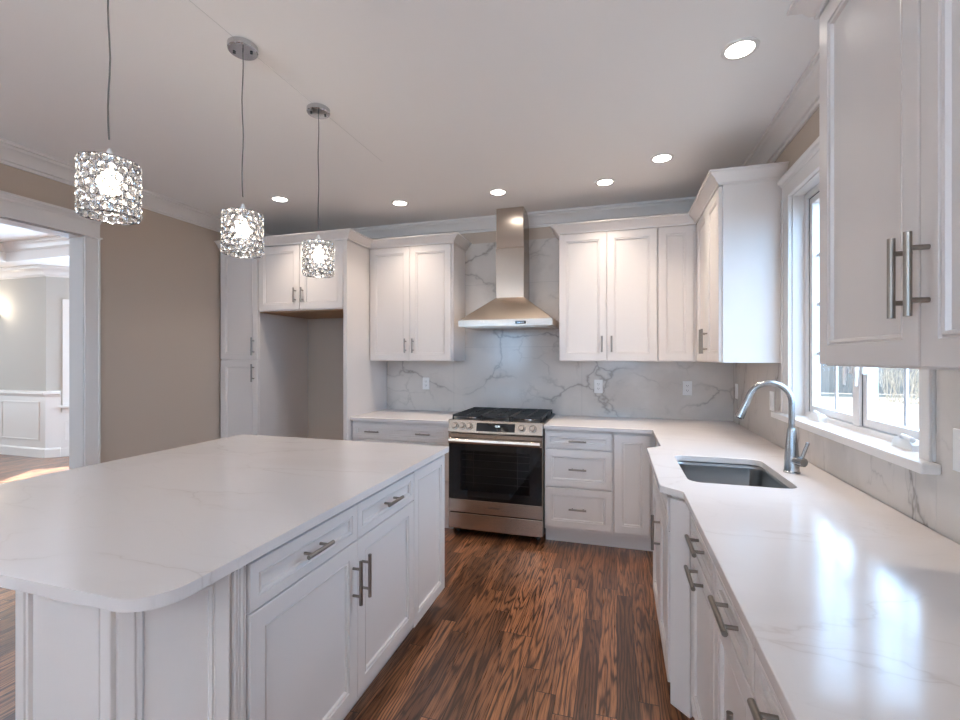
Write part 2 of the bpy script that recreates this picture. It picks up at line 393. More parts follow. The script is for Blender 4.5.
# wainscot
def wains(path, name):
    mb = MB()
    mb.sweep(path, [(0, 0), (.008, 0), (.008, .9), (0, .9)], 0)
    mb.sweep(path, [(.008, 0), (.024, 0), (.024, .115), (.016, .132), (.008, .137)], 0)
    mb.sweep(path, [(.008, .87), (.02, .875), (.028, .9), (.045, .91), (.045, .935), (.02, .95), (0, .955), (0, .87)], 0)
    return struct(obj(name, mb, 'trim'), 'white wainscot with chair rail and baseboard')
wains([A0, A1, (A1[0]+.115, A1[1]+.115)], 'trim_7')
def wframe(mb, a, b, u0, u1, z0, z1, w=.022, out=.012, base=.008):
    """picture-frame moulding on a wall run"""
    a, b = Vector(a), Vector(b); d = (b-a).normalized(); n = Vector((d.y, -d.x))
    def bx(p0, p1, q0, q1):
        c = [a+d*p0+n*base, a+d*p1+n*base, a+d*p1+n*(base+out), a+d*p0+n*(base+out)]
        mb.loft([[(k.x, k.y, z) for k in c] for z in (q0, q1)])
    bx(u0, u1, z0, z0+w); bx(u0, u1, z1-w, z1); bx(u0, u0+w, z0+w, z1-w); bx(u1-w, u1, z0+w, z1-w)
mb = MB()
for u in (3.17-.12-.95*k for k in range(3)): wframe(mb, A0, A1, u-.83, u, .24, .80)
wframe(mb, A1, A2, .2, 1.1, .22, .52, base=0)
struct(obj('trim_8', mb, 'trim', bevel=.003), 'picture-frame mouldings of the dining wainscot')
mb = MB(); wall_run(mb, A1, A2, 0, .12, -.016, u0=.163); wall_run(mb, A1, A2, 0, BZ0-.1, -.008, u0=.163); wall_run(mb, A2, A3, 0, .15, -.016); wall_run(mb, A3, A4, 0, .15, -.016)
struct(obj('baseboard_bay', mb, 'trim')).name = 'baseboard_northeast'
def bay_window(num, a, b, u0, u1):
    a, b = Vector(a), Vector(b); d = (b-a).normalized()
    root = bpy.data.objects.new('window_%d' % num, None); C.objects.link(root); struct(root, 'white cased window in the angled dining bay')
    root.location = (a.x, a.y, 0); root.rotation_euler = (0, 0, math.atan2(d.y, d.x))
    mb = MB()
    mb.box(u0-.085, u0, -.02, 0, BZ0, BZ1+.0).box(u1, u1+.085, -.02, 0, BZ0, BZ1).box(u0-.085, u1+.085, -.022, 0, BZ1, BZ1+.09)
    obj('casing', mb, 'trim', root, bevel=.003)
    obj('sill', MB().box(u0-.11, u1+.11, -.06, .06, BZ0-.03, BZ0).box(u0-.09, u1+.09, -.018, 0, BZ0-.1, BZ0-.03), 'trim', root, bevel=.003)
    mb = MB().box(u0, u0+.05, .03, .08, BZ0, BZ1).box(u1-.05, u1, .03, .08, BZ0, BZ1).box(u0+.05, u1-.05, .03, .08, BZ0, BZ0+.05).box(u0+.05, u1-.05, .03, .08, BZ1-.05, BZ1).box(u0+.05, u1-.05, .03, .08, 1.44, 1.48)
    obj('sash', mb, 'trim', root, bevel=.002)
    obj('glass', MB().box(u0+.04, u1-.04, .053, .057, BZ0+.04, BZ1-.04), 'glass', root)
bay_window(2, A1, A2, *BW)
bay_window(6, A2, A3, .3, 1.63)
# sconce
sc = thing('wall_sconce', 'lit crystal wall sconce on the grey dining room wall', 'wall lamp', (-8.87, 4.5, 2.05))
obj('back_plate', MB().tube([(0, 0, 0), (0, -.02, 0)], .05, 16), 'chrome', sc, True)
obj('arm', MB().tube([(0, -.015, 0), (0, -.07, -.03), (.03, -.11, -.02), (.06, -.12, .04)], .006, 8), 'chrome', sc, True)
obj('drip_cup', MB().lathe([(.012, .03), (.035, .05), (.037, .055), (.01, .04)], (.06, -.12, 0), 16), 'crystal', sc, True)
obj('bulb', MB().lathe([(.012, .05), (.012, .09), (.02, .115), (.014, .14), (.002, .16)], (.06, -.12, 0), 14), 'bulb', sc, True)
light('sconce_light', 'POINT', (-8.81, 4.33, 2.17), 4, (1, .85, .66), shadow_soft_size=.03)
light('dining_fill', 'AREA', (-6.3, 2.4, ZC+.22), 24, (1, .95, .88), shape='DISK', size=.5)  # added lamp with no fixture, brightens the dining room from the tray

# ------------------------------------------------------------------ kitchen window over the sink
win = bpy.data.objects.new('window_1', None); C.objects.link(win); struct(win, 'white two-sash casement window over the sink')
mb = MB()
mb.box(XR-.02, XR, WY1-.006, 2.992, WZ0+.012, WZ1).box(XR-.02, XR, 1.695, WY0+.006, WZ0+.012, WZ1)
mb.box(XR-.028, XR-.02, 2.972, 2.992, WZ0+.012, WZ1).box(XR-.028, XR-.02, 1.695, 1.715, WZ0+.012, WZ1)
mb.box(XR-.022, XR, 1.695, 2.992, WZ1-.006, WZ1+.075)
mb.sweep([(XR, 2.997), (XR, 1.688)], [(0, 0), (.026, 0), (.03, .014), (.042, .02), (.046, .03), (.046, .038), (0, .038)], WZ1+.07)
obj('casing', mb, 'trim', win, bevel=.003)
obj('stool', MB().prism([(XR-.062, 1.665), (XR-.0125, 1.665), (XR-.0125, WY0+.001), (XR+.06, WY0+.001), (XR+.06, WY1-.001), (XR-.0125, WY1-.001), (XR-.0125, 3.05), (XR-.062, 3.05)], WZ0-.02, WZ0+.012), 'trim', win, bevel=.006)
mb = MB().box(XR, XR+WT, WY1-.012, WY1, WZ0, WZ1).box(XR, XR+WT, WY0, WY0+.012, WZ0, WZ1).box(XR, XR+WT, WY0, WY1, WZ1-.012, WZ1)
obj('jamb', mb, 'trim', win)
fx0, fx1 = XR+.055, XR+.12
mb = MB().box(fx0, fx1, WY0+.012, WY0+.045, WZ0, WZ1-.012).box(fx0, fx1, WY1-.045, WY1-.012, WZ0, WZ1-.012)
mb.box(fx0, fx1, WY0+.045, WY1-.045, WZ0, WZ0+.034).box(fx0, fx1, WY0+.045, WY1-.045, WZ1-.045, WZ1-.012).box(fx0, fx1, 2.305, 2.355, WZ0+.034, WZ1-.045)
obj('frame', mb, 'trim', win, bevel=.003)
for y0, y1 in ((WY0+.048, 2.302), (2.358, WY1-.048)):
    z0, z1 = WZ0+.038, WZ1-.048; a, b = fx0+.012, fx0+.052
    mb = MB().box(a, b, y0, y0+.034, z0, z1).box(a, b, y1-.034, y1, z0, z1).box(a, b, y0+.034, y1-.034, z0, z0+.034).box(a, b, y0+.034, y1-.034, z1-.034, z1)
    sash = obj('sash', mb, 'trim', win, bevel=.003)
    obj('glass', MB().box(a+.010, a+.014, y0+.03, y1-.03, z0+.03, z1-.03), 'glass', sash)
    mb = MB(); ym = (y0+y1)/2; mb.box(a+.022, a+.03, ym-.008, ym+.008, z0+.034, z1-.034)
    for k in range(1, 4):
        zz = z0+.05+(z1-z0-.1)*k/4; mb.box(a+.0225, a+.0295, y0+.034, y1-.034, zz-.008, zz+.008)
    obj('grille', mb, 'trim', sash)
    # dark weather gasket round the sash
    mb = MB().box(a-.001, a+.004, y1-.001, y1+.003, z0, z1).box(a-.001, a+.004, y0-.003, y0+.001, z0, z1).box(a-.001, a+.004, y0, y1, z1-.001, z1+.003)
    obj('gasket', mb, 'slot', sash)
    yc = y1-.19 if y1 > 2.4 else 1.93
    mb = MB(); x = fx0-.036
    mb.loft([[(x+dx, yc+dy*k, WZ0+.012+z) for dx, dy in ((0, -.06), (.036, -.06), (.036, .06), (0, .06))] for z, k in ((0, 1), (.02, .95), (.034, .6))])
    mb.tube([(x+.012, yc+.04, WZ0+.04), (x+.004, yc, WZ0+.056), (x+.004, yc-.055, WZ0+.048)], [.009, .007, .009], 10)
    obj('crank', mb, 'plate', sash, True)
    yl = y0+.022 if y1 > 2.4 else y1-.022
    mb = MB().box(fx0-.002, fx0+.012, yl-.012, yl+.012, 1.36, 1.46)
    mb.tube([(fx0-.006, yl, 1.42), (fx0-.02, yl, 1.38), (fx0-.022, yl, 1.31)], [.008, .009, .006], 10)
    obj('latch', mb, 'plate', sash, True)

# ------------------------------------------------------------------ outside
def noise_mat(name, a, b, scale, rough=.9, stretch=(1, 1, 1)):
    m = mat(name, a, rough); t = NT(m); g = t.n('ShaderNodeNewGeometry')
    mp = t.n('ShaderNodeMapping', {'Vector': g.outputs['Position'], 'Scale': stretch})
    n = t.n('ShaderNodeTexNoise', {'Vector': mp.outputs[0], 'Scale': scale, 'Detail': 5.0})
    t.out('Base Color', t.mix(t.ramp(n.outputs[0], [(.4, (0,)*3), (.62, (1,)*3)]), a, b)); return m
M['lawn'] = noise_mat('pale winter lawn', (.11, .088, .06), (.045, .033, .018), 1.0, stretch=(.3, 1.8, 1))
M['fence'] = noise_mat('weathered grey boards', (.15, .115, .09), (.11, .09, .07), 3, stretch=(8, 8, .5))
struct(obj('floor_yard', MB().box(1.3, 60, -20, 70, -.42, -.3), 'lawn'), 'pale winter lawn outside').name = 'ground'
fe = thing('board_fence', 'grey board fence across the yard outside the far window pane', 'fence', (10, 26, -.3))
mb = MB()
for k in range(60):
    x = -6+k*.2; mb.box(x, x+.19, 0, .025, .05, 1.95+.02*math.sin(k*1.7))
obj('boards', mb, 'fence', fe); obj('rails', MB().box(-6, 6, .03, .09, .4, .5).box(-6, 6, .03, .09, 1.5, 1.6), 'fence', fe)
bu = thing('bare_shrub', 'bare twiggy shrub outside the near window pane', 'shrub', (10.6, 21.6, -.3))
mb = MB()
for k in range(70):
    a = random.uniform(0, 2*PI); r = random.uniform(.3, 1.5); h = random.uniform(.7, 2.4)
    p0 = (r*.55*math.cos(a)+random.uniform(-.25, .25), r*.55*math.sin(a)+random.uniform(-.25, .25), 0)
    p1 = (r*.75*math.cos(a+.2), r*.75*math.sin(a+.2), h*.5); p2 = (r*math.cos(a), r*math.sin(a), h)
    mb.tube([p0, p1, p2], [.009, .007, .003], 4)
    for j in range(6):
        f = random.uniform(.4, .95); b0 = Vector(p1).lerp(Vector(p2), f)
        mb.tube([b0, b0+Vector((random.uniform(-.5, .5), random.uniform(-.5, .5), random.uniform(.1, .5)))], [.005, .002], 4)
obj('twigs', mb, 'bark', bu)
t_ = thing('bare_tree', 'bare tree standing beyond the yard fence', 'tree', (17, 31, -.3))
mb = MB().tube([(0, 0, 0), (.1, 0, 2), (0, .1, 5)], [.2, .16, .06], 8)
for k in range(60):
    z = random.uniform(1.6, 4.8); a = random.uniform(0, 2*PI); r = random.uniform(.8, 2.2)
    mb.tube([(.05, .05, z), (r*.5*math.cos(a), r*.5*math.sin(a), z+.5), (r*math.cos(a), r*math.sin(a), z+1.3)], [.05, .03, .008], 5)
obj('branches', mb, 'bark', t_)

# ------------------------------------------------------------------ cabinets
DT = .02
def pull_mesh(vertical, L=.165):
    mb = MB(); r = .0070; off = .034; sp_ = L*.62/2
    def p(u, y): return (0, y, u) if vertical else (u, y, 0)
    mb.tube([p(-L/2, -off), p(L/2, -off)], r, 14)
    for s_ in (-1, 1): mb.tube([p(s_*sp_, 0), p(s_*sp_, -off)], .0052, 10)
    o = obj('pull', mb, 'pull', smooth=True); me = o.data; bpy.data.objects.remove(o); return me
PULL = {('v', .165): pull_mesh(True), ('h', .165): pull_mesh(False), ('h', .13): pull_mesh(False, .13), ('v', .13): pull_mesh(True, .13)}
def pull(parent, kind, x, z, L=.165, y=-DT):
    o = bpy.data.objects.new('pull', PULL[(kind, L)]); C.objects.link(o); o.parent = parent; o.location = (x, y, z)
    e = o.modifiers.new('split', 'EDGE_SPLIT'); e.split_angle = math.radians(35)
    return o
def front(parent, name, x0, x1, z0, z1, rail=.056, th=DT, y=0, m='cab'):
    """a framed door or drawer front, its back on the plane y"""
    f = y-th
    rings = [(0, f+.002), (.002, f), (rail-.002, f), (rail, f+.0045), (rail+.003, f+.0045), (rail+.005, f+.001), (rail+.012, f+.0025), (rail+.0145, f+.011), (rail+.016, f+.011)]
    return obj(name, MB().panel(x0, x1, z0, z1, y, rings), m, parent)
def cabinet(name, label, cat, loc, rz, w, d, z0, z1, fronts, toe=0, group=None, panelled=(), toe_label=None):
    t = thing(name, label, cat, loc, rz, group)
    obj('carcass', MB().box(0, w, 0, d, z0+toe, z1), 'cab', t, bevel=.001)
    if toe: obj('toe_kick', MB().box(.0, w, .06, d, z0, z0+toe), 'cab', t)
    for fr in fronts:
        kind, x0, x1, a, b = fr[:5]
        g = .0022
        o = front(t, kind, x0+g, x1-g, a+g, b-g, rail=.034 if kind == 'drawer' and b-a < .2 else (.05 if kind == 'drawer' else .056))
        for h in fr[5:]: pull(o, *h)
    return t

UZ0, UZ1, UT = 1.40, 2.452, 2.447
G_UP = 'white wall cabinets'
# tall pantry, refrigerator bridge and its end panel
cabinet('pantry_cabinet', 'tall narrow white pantry cabinet beside the left wall, one door above another', 'cabinet', (-3.612, 3.48, 0), 0, .438, .698, 0, UZ1,
        [('door', .002, .436, .12, 1.408, ('v', .395, 1.29)), ('door', .002, .436, 1.414, UT, ('v', .395, 1.535))], toe=.1)
br = cabinet('bridge_cabinet', 'short two-door white cabinet bridging the empty refrigerator bay', 'cabinet', (-3.172, 3.48, 0), 0, .902, .698, 1.855, UZ1,
        [('door', .003, .451, 1.86, UT, ('v', .412, 1.99, .13)), ('door', .451, .899, 1.86, UT, ('v', .49, 1.99, .13))])
obj('underside', MB().box(.005, .897, .0, .695, 1.845, 1.855), 'wood', br)['label'] = 'unpainted wood underside'
tag(obj('end_panel', MB().box(-2.268, -2.232, 3.455, YB-.001, 0, UZ1), 'cab', bevel=.002), 'full-height white side panel right of the refrigerator bay', 'panel')
# wall cabinet left of the hood
UF = 3.845
cabinet('wall_cabinet', 'two-door white wall cabinet left of the range hood', 'cabinet', (-2.23, UF, 0), 0, .835, YB-UF-.0135, UZ0, UZ1,
        [('door', .004, .416, UZ0+.004, UT, ('v', .378, UZ0+.14, .13)), ('door', .416, .815, UZ0+.004, UT, ('v', .452, UZ0+.14, .13))])
# wall cabinets right of the hood
cabinet('wall_cabinet', 'two-door white wall cabinet just right of the range hood', 'cabinet', (-.462, UF, 0), 0, .766, YB-UF-.0135, UZ0, UZ1,
        [('door', .003, .383, UZ0+.004, UT, ('v', .345, UZ0+.14, .13)), ('door', .383, .763, UZ0+.004, UT, ('v', .42, UZ0+.14, .13))])
UX = .598
cabinet('wall_cabinet', 'single-door white wall cabinet filling the back corner', 'cabinet', (.305, UF, 0), 0, XR-.305-.0135, YB-UF-.0135, UZ0, UZ1,
        [('door', .003, .258, UZ0+.004, UT)])
cabinet('wall_cabinet', 'white wall cabinet left of the sink window with a plain side panel', 'cabinet', (UX, UF-.002, 0), -PI/2, UF-.002-3.0, XR-UX-.0135, UZ0, UZ1,
        [('door', .05, .435, UZ0+.004, UT, ('v', .40, UZ0+.14)), ('door', .435, .833, UZ0+.004, UT, ('v', .475, UZ0+.14))])
NZ = 1.405
cabinet('wall_cabinet', 'two-door white wall cabinet right of the sink window, nearest the camera', 'cabinet', (UX, 1.605, 0), -PI/2, .956, XR-UX-.0135, NZ, UZ1,
        [('door', .003, .478, NZ+.003, UT, ('v', .452, NZ+.187)), ('door', .478, .953, NZ+.003, UT, ('v', .508, NZ+.187))])
cabinet('wall_cabinet', 'white wall cabinet continuing beside the camera', 'cabinet', (UX, .646, 0), -PI/2, .6, XR-UX-.0135, NZ, UZ1,
        [('door', .003, .597, NZ+.003, UT)])
CC = [(0, 0), (.006, 0), (.008, .012), (.018, .018), (.030, .040), (.046, .052), (.052, .062), (.062, .064), (.062, .074), (0, .074)]
def crown(path, label):
    return tag(obj('cabinet_crown', MB().sweep(path, CC, UZ1-.003), 'cab', smooth=True), label, 'moulding')
FD = UF-DT
crown([(-3.61, 3.455), (-2.225, 3.455), (-2.225, FD), (-1.39, FD), (-1.39, YB-.0135)], 'white crown moulding on top of the pantry and left cabinets')
crown([(-.466, YB-.0135), (-.466, FD), (UX-DT, FD), (UX-DT, 2.997), (XR-.002, 2.997)], 'white crown moulding on top of the cabinets right of the hood')
crown([(XR-.002, 1.609), (UX-DT, 1.609), (UX-DT, .09)], 'white crown moulding on top of the cabinets nearest the camera')

# base cabinets
CT, ST = .884, .03
BF = 3.545
cabinet('base_cabinet', 'white drawer base cabinet left of the range', 'cabinet', (-2.23, BF, 0), 0, .918, YB-BF-.0135, 0, CT,
        [('drawer', .004, .912, .725, .862, ('h', .215, .795, .13), ('h', .69, .795, .13)), ('drawer', .004, .912, .425, .722, ('h', .215, .575, .13), ('h', .69, .575, .13)),
         ('drawer', .004, .912, .12, .422, ('h', .215, .27, .13), ('h', .69, .27, .13))], toe=.11)
cabinet('base_cabinet', 'white three-drawer base cabinet right of the range', 'cabinet', (-.538, BF, 0), 0, .508, YB-BF-.0135, 0, CT,
        [('drawer', .004, .504, .738, .864, ('h', .254, .80, .13)), ('drawer', .004, .504, .444, .732, ('h', .254, .588, .13)), ('drawer', .004, .504, .135, .438, ('h', .254, .287, .13))], toe=.11)
cabinet('base_cabinet', 'white blind corner base cabinet with one tall plain door', 'cabinet', (-.03, BF, 0), 0, .32, YB-BF-.0135, 0, CT,
        [('door', .008, .262, .135, .864)], toe=.11)
BX = .287   # face of the right-hand run
cabinet('corner_base_cabinet', 'white base cabinet on the window wall beyond the sink base', 'cabinet', (BX, BF-.002, 0), -PI/2, BF-.002-2.872, XR-BX-.0135, 0, CT, [('door', .03, .60, .135, .864)], toe=.11)
# sink base, stepped forward with canted ends
sb = thing('sink_base_cabinet', 'white sink base cabinet stepping forward of its neighbours with canted ends', 'cabinet', (.215, 2.778, 0), -PI/2)
w = .80
body = [(0, 0), (w, 0), (w+.072, .075), (w+.072, .70), (-.088, .70), (-.088, .075)]
body = [(x, min(y, .69)) for x, y in body]
obj('carcass', MB().prism(body, .11, .64), 'cab', sb, bevel=.001)
obj('apron', MB().prism([(0, 0), (w, 0), (w+.072, .075), (w+.072, .098), (w-.006, .02), (.006, .02), (-.088, .098), (-.088, .075)], .64, CT), 'cab', sb)
obj('toe_kick', MB().prism([(0.03, .06), (w-.03, .06), (w+.07, .14), (w+.07, .70), (-.08, .70), (-.08, .14)], 0, .11), 'cab', sb)
front(sb, 'false_drawer', .004, w-.004, .735, .866, .034)
d1 = front(sb, 'door', .004, w/2-.0015, .125, .729)
d2 = front(sb, 'door', w/2+.0015, w-.004, .125, .729); pull(d2, 'v', w/2+.06, .60)
cp = obj('canted_panel', MB().box(0, .088, -.016, 0, .06, .874), 'cab', sb, bevel=.002)
cp.location = (w+.013, -.002, 0); cp.rotation_euler = (0, 0, math.radians(45))
# right-hand run towards the camera
cabinet('base_cabinet', 'white pull-out base cabinet next to the sink base', 'cabinet', (BX, 1.90, 0), -PI/2, .442, XR-BX-.0135, 0, CT,
        [('drawer', .004, .438, .738, .864, ('h', .24, .805)), ('door', .004, .438, .125, .732, ('h', .222, .69))], toe=.11)
cabinet('base_cabinet', 'white base cabinet with one drawer over a door, second from the sink base', 'cabinet', (BX, 1.456, 0), -PI/2, .40, XR-BX-.0135, 0, CT,
        [('drawer', .004, .396, .738, .864, ('h', .225, .805)), ('door', .004, .396, .125, .732, ('v', .355, .58))], toe=.11)
cabinet('base_cabinet', 'wide white drawer base cabinet at the bottom right corner, nearest the camera', 'cabinet', (BX, 1.054, 0), -PI/2, .914, XR-BX-.0135, 0, CT,
        [('drawer', .004, .91, .738, .864, ('h', .20, .805), ('h', .70, .805)), ('drawer', .004, .91, .44, .732, ('h', .2, .588), ('h', .7, .588)), ('drawer', .004, .91, .125, .434, ('h', .2, .28), ('h', .7, .28))], toe=.11)
cabinet('base_cabinet', 'white base cabinet continuing behind the camera', 'cabinet', (BX, .138, 0), -PI/2, .75, XR-BX-.0135, 0, CT,
        [('door', .004, .746, .125, .864)], toe=.11)

# worktops
tag(obj('countertop', MB().box(-2.231, -1.308, 3.50, YB-.014, CT, CT+ST), 'quartz', bevel=.003), 'short white quartz countertop left of the range', 'countertop')
outer = [(-.538, YB-.014), (-.538, 3.50), (.245, 3.50), (.245, 2.868), (.165, 2.785), (.165, 1.985), (.245, 1.912), (.245, -.61), (XR-.014, -.61), (XR-.014, YB-.014)]
SX0, SX1, SY0, SY1 = .288, .690, 2.075, 2.625
def rrect(x0, x1, y0, y1, r, n=6):
    return arc(x1-r, y1-r, r, 0, 90, n)+arc(x0+r, y1-r, r, 90, 180, n)+arc(x0+r, y0+r, r, 180, 270, n)+arc(x1-r, y0+r, r, 270, 360, n)
tag(obj('countertop', MB().prism(outer, CT, CT+ST, [rrect(SX0, SX1, SY0, SY1, .055)]), 'quartz', bevel=.003), 'long L-shaped white quartz countertop running around the sink', 'countertop')
sk = thing('sink', 'undermount stainless steel sink set in the right countertop', 'sink', ((SX0+SX1)/2, (SY0+SY1)/2, CT-.22))
hx, hy = (SX1-SX0)/2, (SY1-SY0)/2
mb = MB()
rings = []
for gx, z, r in ((.022, .219, .07), (.004, .219, .06), (.003, .20, .058), (-.012, .03, .05), (-.03, .008, .045), (-.06, .002, .04), (-.14, -.004, .03)):
    rings.append([(x, y, z) for x, y in rrect(-hx-gx, hx+gx, -hy-gx, hy+gx, r)])
mb.loft(rings, False, True)
bsn = obj('basin', mb, 'basin', sk, smooth=True)
sl = bsn.modifiers.new('solid', 'SOLIDIFY'); sl.thickness = .0012
obj('drain', MB().lathe([(.044, 0), (.044, .006), (.034, .007), (.03, .001), (.004, .001)], (0, 0, -.003), 24), 'chrome', sk, True)

# faucet
fa = thing('faucet', 'tall gooseneck pull-down faucet in brushed steel beside the sink', 'faucet', (.752, 2.372, CT+ST))
obj('base', MB().lathe([(.033, 0), (.033, .006), (.030, .008), (.0285, .07), (.0245, .12), (.0180, .19), (.0155, .20)], (0, 0, 0), 28), 'faucet', fa, True)
pts = [(0, 0, .19), (0, 0, .24), (0, 0, .29)] + [(-.087+.087*math.cos(a), 0, .313+.087*math.sin(a)) for a in [math.radians(k*9) for k in range(0, 19)]]
obj('neck', MB().tube(pts, .0128, 18), 'faucet', fa, True)
e = Vector(pts[-1]); dr = (Vector(pts[-1])-Vector(pts[-2])).normalized()
obj('spray_head', MB().tube([e-dr*.002, e+dr*.02, e+dr*.08, e+dr*.108, e+dr*.110], [.0132, .0138, .0195, .0205, .016], 20), 'faucet', fa, True)
obj('nozzle', MB().tube([e+dr*.109, e+dr*.1125], .0145, 20), 'black', fa, True)
hd = Vector((.45, -.89, 0)).normalized()
obj('handle_hub', MB().tube([hd*.012+Vector((0, 0, .058)), hd*.05+Vector((0, 0, .058)), hd*.064+Vector((0, 0, .058))], [.021, .021, .0195], 20), 'faucet', fa, True)
obj('lever', MB().tube([hd*.050+Vector((0, 0, .066)), hd*.056+Vector((.006, 0, .10)), hd*.062+Vector((.016, 0, .145))], [.0075, .007, .0075], 12), 'faucet', fa, True)

# marble backsplash
tag(obj('backsplash', MB().box(-2.231, XR-.013, YB-.012, YB-.0005, CT, 2.516), 'marble'), 'grey-veined white marble slabs on the wall behind the range', 'backsplash')
XM = XR-.0005
mb = MB().box(XR-.012, XM, 1.694, 2.992, CT, WZ0-.021).box(XR-.012, XM, 2.993, YB-.013, CT, 1.398).box(XR-.012, XM, -.6, 1.693, CT, 1.403)
tag(obj('backsplash', mb, 'marble'), 'grey-veined white marble slabs under and beside the sink window', 'backsplash')

# outlets and switches
def outlet(label, loc, rz, w=.072, h=.118, kind='outlet', n=1):
    t = thing('outlet' if kind == 'outlet' else 'light_switch', label, 'outlet' if kind == 'outlet' else 'switch', loc, rz)
    obj('plate', MB().box(-w/2, w/2, -.006, 0, -h/2, h/2), 'plate', t, bevel=.002)
    for k in range(n):
        cx = (k-(n-1)/2)*.046
        if kind == 'outlet':
            for zz in (-.02, .02):
                r = obj('receptacle', MB().prism(rrect(cx-.017, cx+.017, -.014, .014, .008, 3), 0, .003), 'plate', t)
                r.rotation_euler = (PI/2, 0, 0); r.location = (0, -.0055, zz)
                obj('slots', MB().box(cx-.008, cx-.005, .0025, .0036, -.002, .008).box(cx+.005, cx+.008, .0025, .0036, -.002, .007).box(cx-.002, cx+.002, .0025, .0036, -.010, -.006), 'slot', r).location = (0, 0, 0)
                r.children[0].rotation_euler = (0, 0, 0)
                for v in r.children[0].data.vertices: v.co = Vector((v.co.x, v.co.z, v.co.y))
        else:
            obj('rocker', MB().box(cx-.0165, cx+.0165, -.010, -.005, -.033, .033), 'plate', t, bevel=.002)
yb = YB-.012
outlet('white outlet on the marble left of the range', (-1.80, yb, 1.178), 0)
outlet('white outlet on the marble right of the range', (-.157, yb, 1.178), 0)
outlet('white outlet on the back marble near the corner', (.563, yb, 1.175), 0)
outlet('white switch plate on the window wall nearest the back corner', (XR-.012, 4.05, 1.165), -PI/2, kind='switch')
outlet('white switch plate behind the faucet next to the window', (XR-.012, 3.19, 1.165), -PI/2, kind='switch')
outlet('white double switch plate at the right edge near the window stool', (XR-.012, 1.555, 1.172), -PI/2, w=.118, kind='switch', n=2)

# ------------------------------------------------------------------ range
RX0, RX1 = -1.303, -.543; RW = RX1-RX0
rg = thing('gas_range', 'stainless steel slide-in gas range with black cooktop and five knobs', 'range', (RX0, 3.50, 0))
obj('body', MB().box(.004, RW-.004, .03, .66, .05, .905), 'black', rg)
obj('cooktop', MB().box(-.004, RW+.004, .0, .665, .905, .928), 'black', rg, bevel=.003)
obj('cooktop_rim', MB().box(-.006, RW+.006, -.012, .03, .9, .931), 'steelx', rg, bevel=.003)
# slanted control panel
mb = MB(); pr = [(.03, .83), (-.036, .83), (-.040, .838), (-.012, .928), (.03, .928)]
mb.loft([[(x, y, z) for y, z in pr] for x in (0, RW)])
cpn = obj('control_panel', mb, 'steelx', rg, bevel=.002)
sdir = Vector((0, -.040+.012, .838-.928)).normalized(); nrm_ = Vector((0, -.955, .297)).normalized()
def onp(x, f, out=0): return Vector((x, -.012, .928))+Vector((0, -.028, -.09))*f+nrm_*out
p = [onp(.235, .16, .0004), onp(.545, .16, .0004), onp(.545, .86, .0004), onp(.235, .86, .0004)]
q = [v+nrm_*.0015 for v in p]
obj('display', MB().loft([p, q]), 'bglass', cpn)
def text(name, s_, size, mtx, m, parent, depth=.0004):
    cu = bpy.data.curves.new(name, 'FONT'); cu.body = s_; cu.size = size; cu.extrude = depth; cu.align_x = 'CENTER'; cu.align_y = 'CENTER'
    o = bpy.data.objects.new(name, cu); C.objects.link(o)
    dg = bpy.context.evaluated_depsgraph_get(); me = bpy.data.meshes.new_from_object(o.evaluated_get(dg))
    bpy.data.objects.remove(o); me.materials.clear(); me.materials.append(M[m])
    o = bpy.data.objects.new(name, me); C.objects.link(o); o.parent = parent; o.matrix_local = mtx; return o
tilt = math.atan2(.955, .297)
text('clock_digits', '12:00', .019, Matrix.Translation(onp(.405, .42, .0022)) @ Matrix.Rotation(PI/2-math.atan2(.028, .09), 4, 'X'), 'digit', cpn)
for x in (.055, .115, .175, .60, .685):
    k = obj('knob', MB().tube([onp(x, .5, 0), onp(x, .5, .006), onp(x, .5, .0065), onp(x, .5, .03), onp(x, .5, .033)], [.026, .026, .0215, .019, .016], 20), 'steelz', cpn, True)
    obj('knob_ring', MB().tube([onp(x, .5, -.001), onp(x, .5, .003)], .029, 20), 'black', k, True)
# oven door
dr_ = MB(); y0, y1 = -.03, .03
dr_.box(0, RW, y0, y1, .196, .298)
dr_.box(0, RW, y0, y1, .742, .822)
dr_.box(0, .004, y0, y1, .298, .742).box(RW-.004, RW, y0, y1, .298, .742)
door = obj('oven_door', dr_, 'steelx', rg, bevel=.003)
mb = MB().box(.004, .10, y0+.001, y0+.006, .298, .742).box(RW-.10, RW-.004, y0+.001, y0+.006, .298, .742).box(.10, RW-.10, y0+.001, y0+.006, .298, .37).box(.10, RW-.10, y0+.001, y0+.006, .69, .742)
obj('glass_border', mb, 'bglass', door)
obj('oven_window', MB().box(.10, RW-.10, y0+.001, y0+.004, .37, .69), 'oglass', door)
mb = MB()
for zz in (.43, .49, .55, .61, .66):
    mb.tube([(.11, .0, zz), (RW-.11, .0, zz)], .003, 6); 
for k in range(2): mb.tube([(.20+k*.36, .004, .40), (.20+k*.36, .004, .68)], .003, 6)
obj('oven_rack', mb, 'rack', rg)
obj('oven_cavity', MB().box(.08, RW-.08, .026, .0295, .35, .71), 'oveni', rg)
mb = MB()
hb = [(-.058, .746), (-.070, .752), (-.074, .768), (-.070, .786), (-.056, .792), (-.050, .785), (-.050, .752)]
mb.loft([[(x, y, z) for y, z in hb] for x in (.012, RW-.012)])
for x in (.03, RW-.06): mb.box(x, x+.03, -.055, y0+.001, .756, .782)
obj('door_handle', mb, 'steelx', door, bevel=.002)
text('maker_lettering', 'SAMSUNG', .021, Matrix.Translation((RW/2, y0-.0006, .248)) @ Matrix.Rotation(PI/2, 4, 'X'), 'slot', door)
obj('warming_drawer', MB().box(0, RW, y0-.0, y1, .062, .188), 'steelx', rg, bevel=.003)
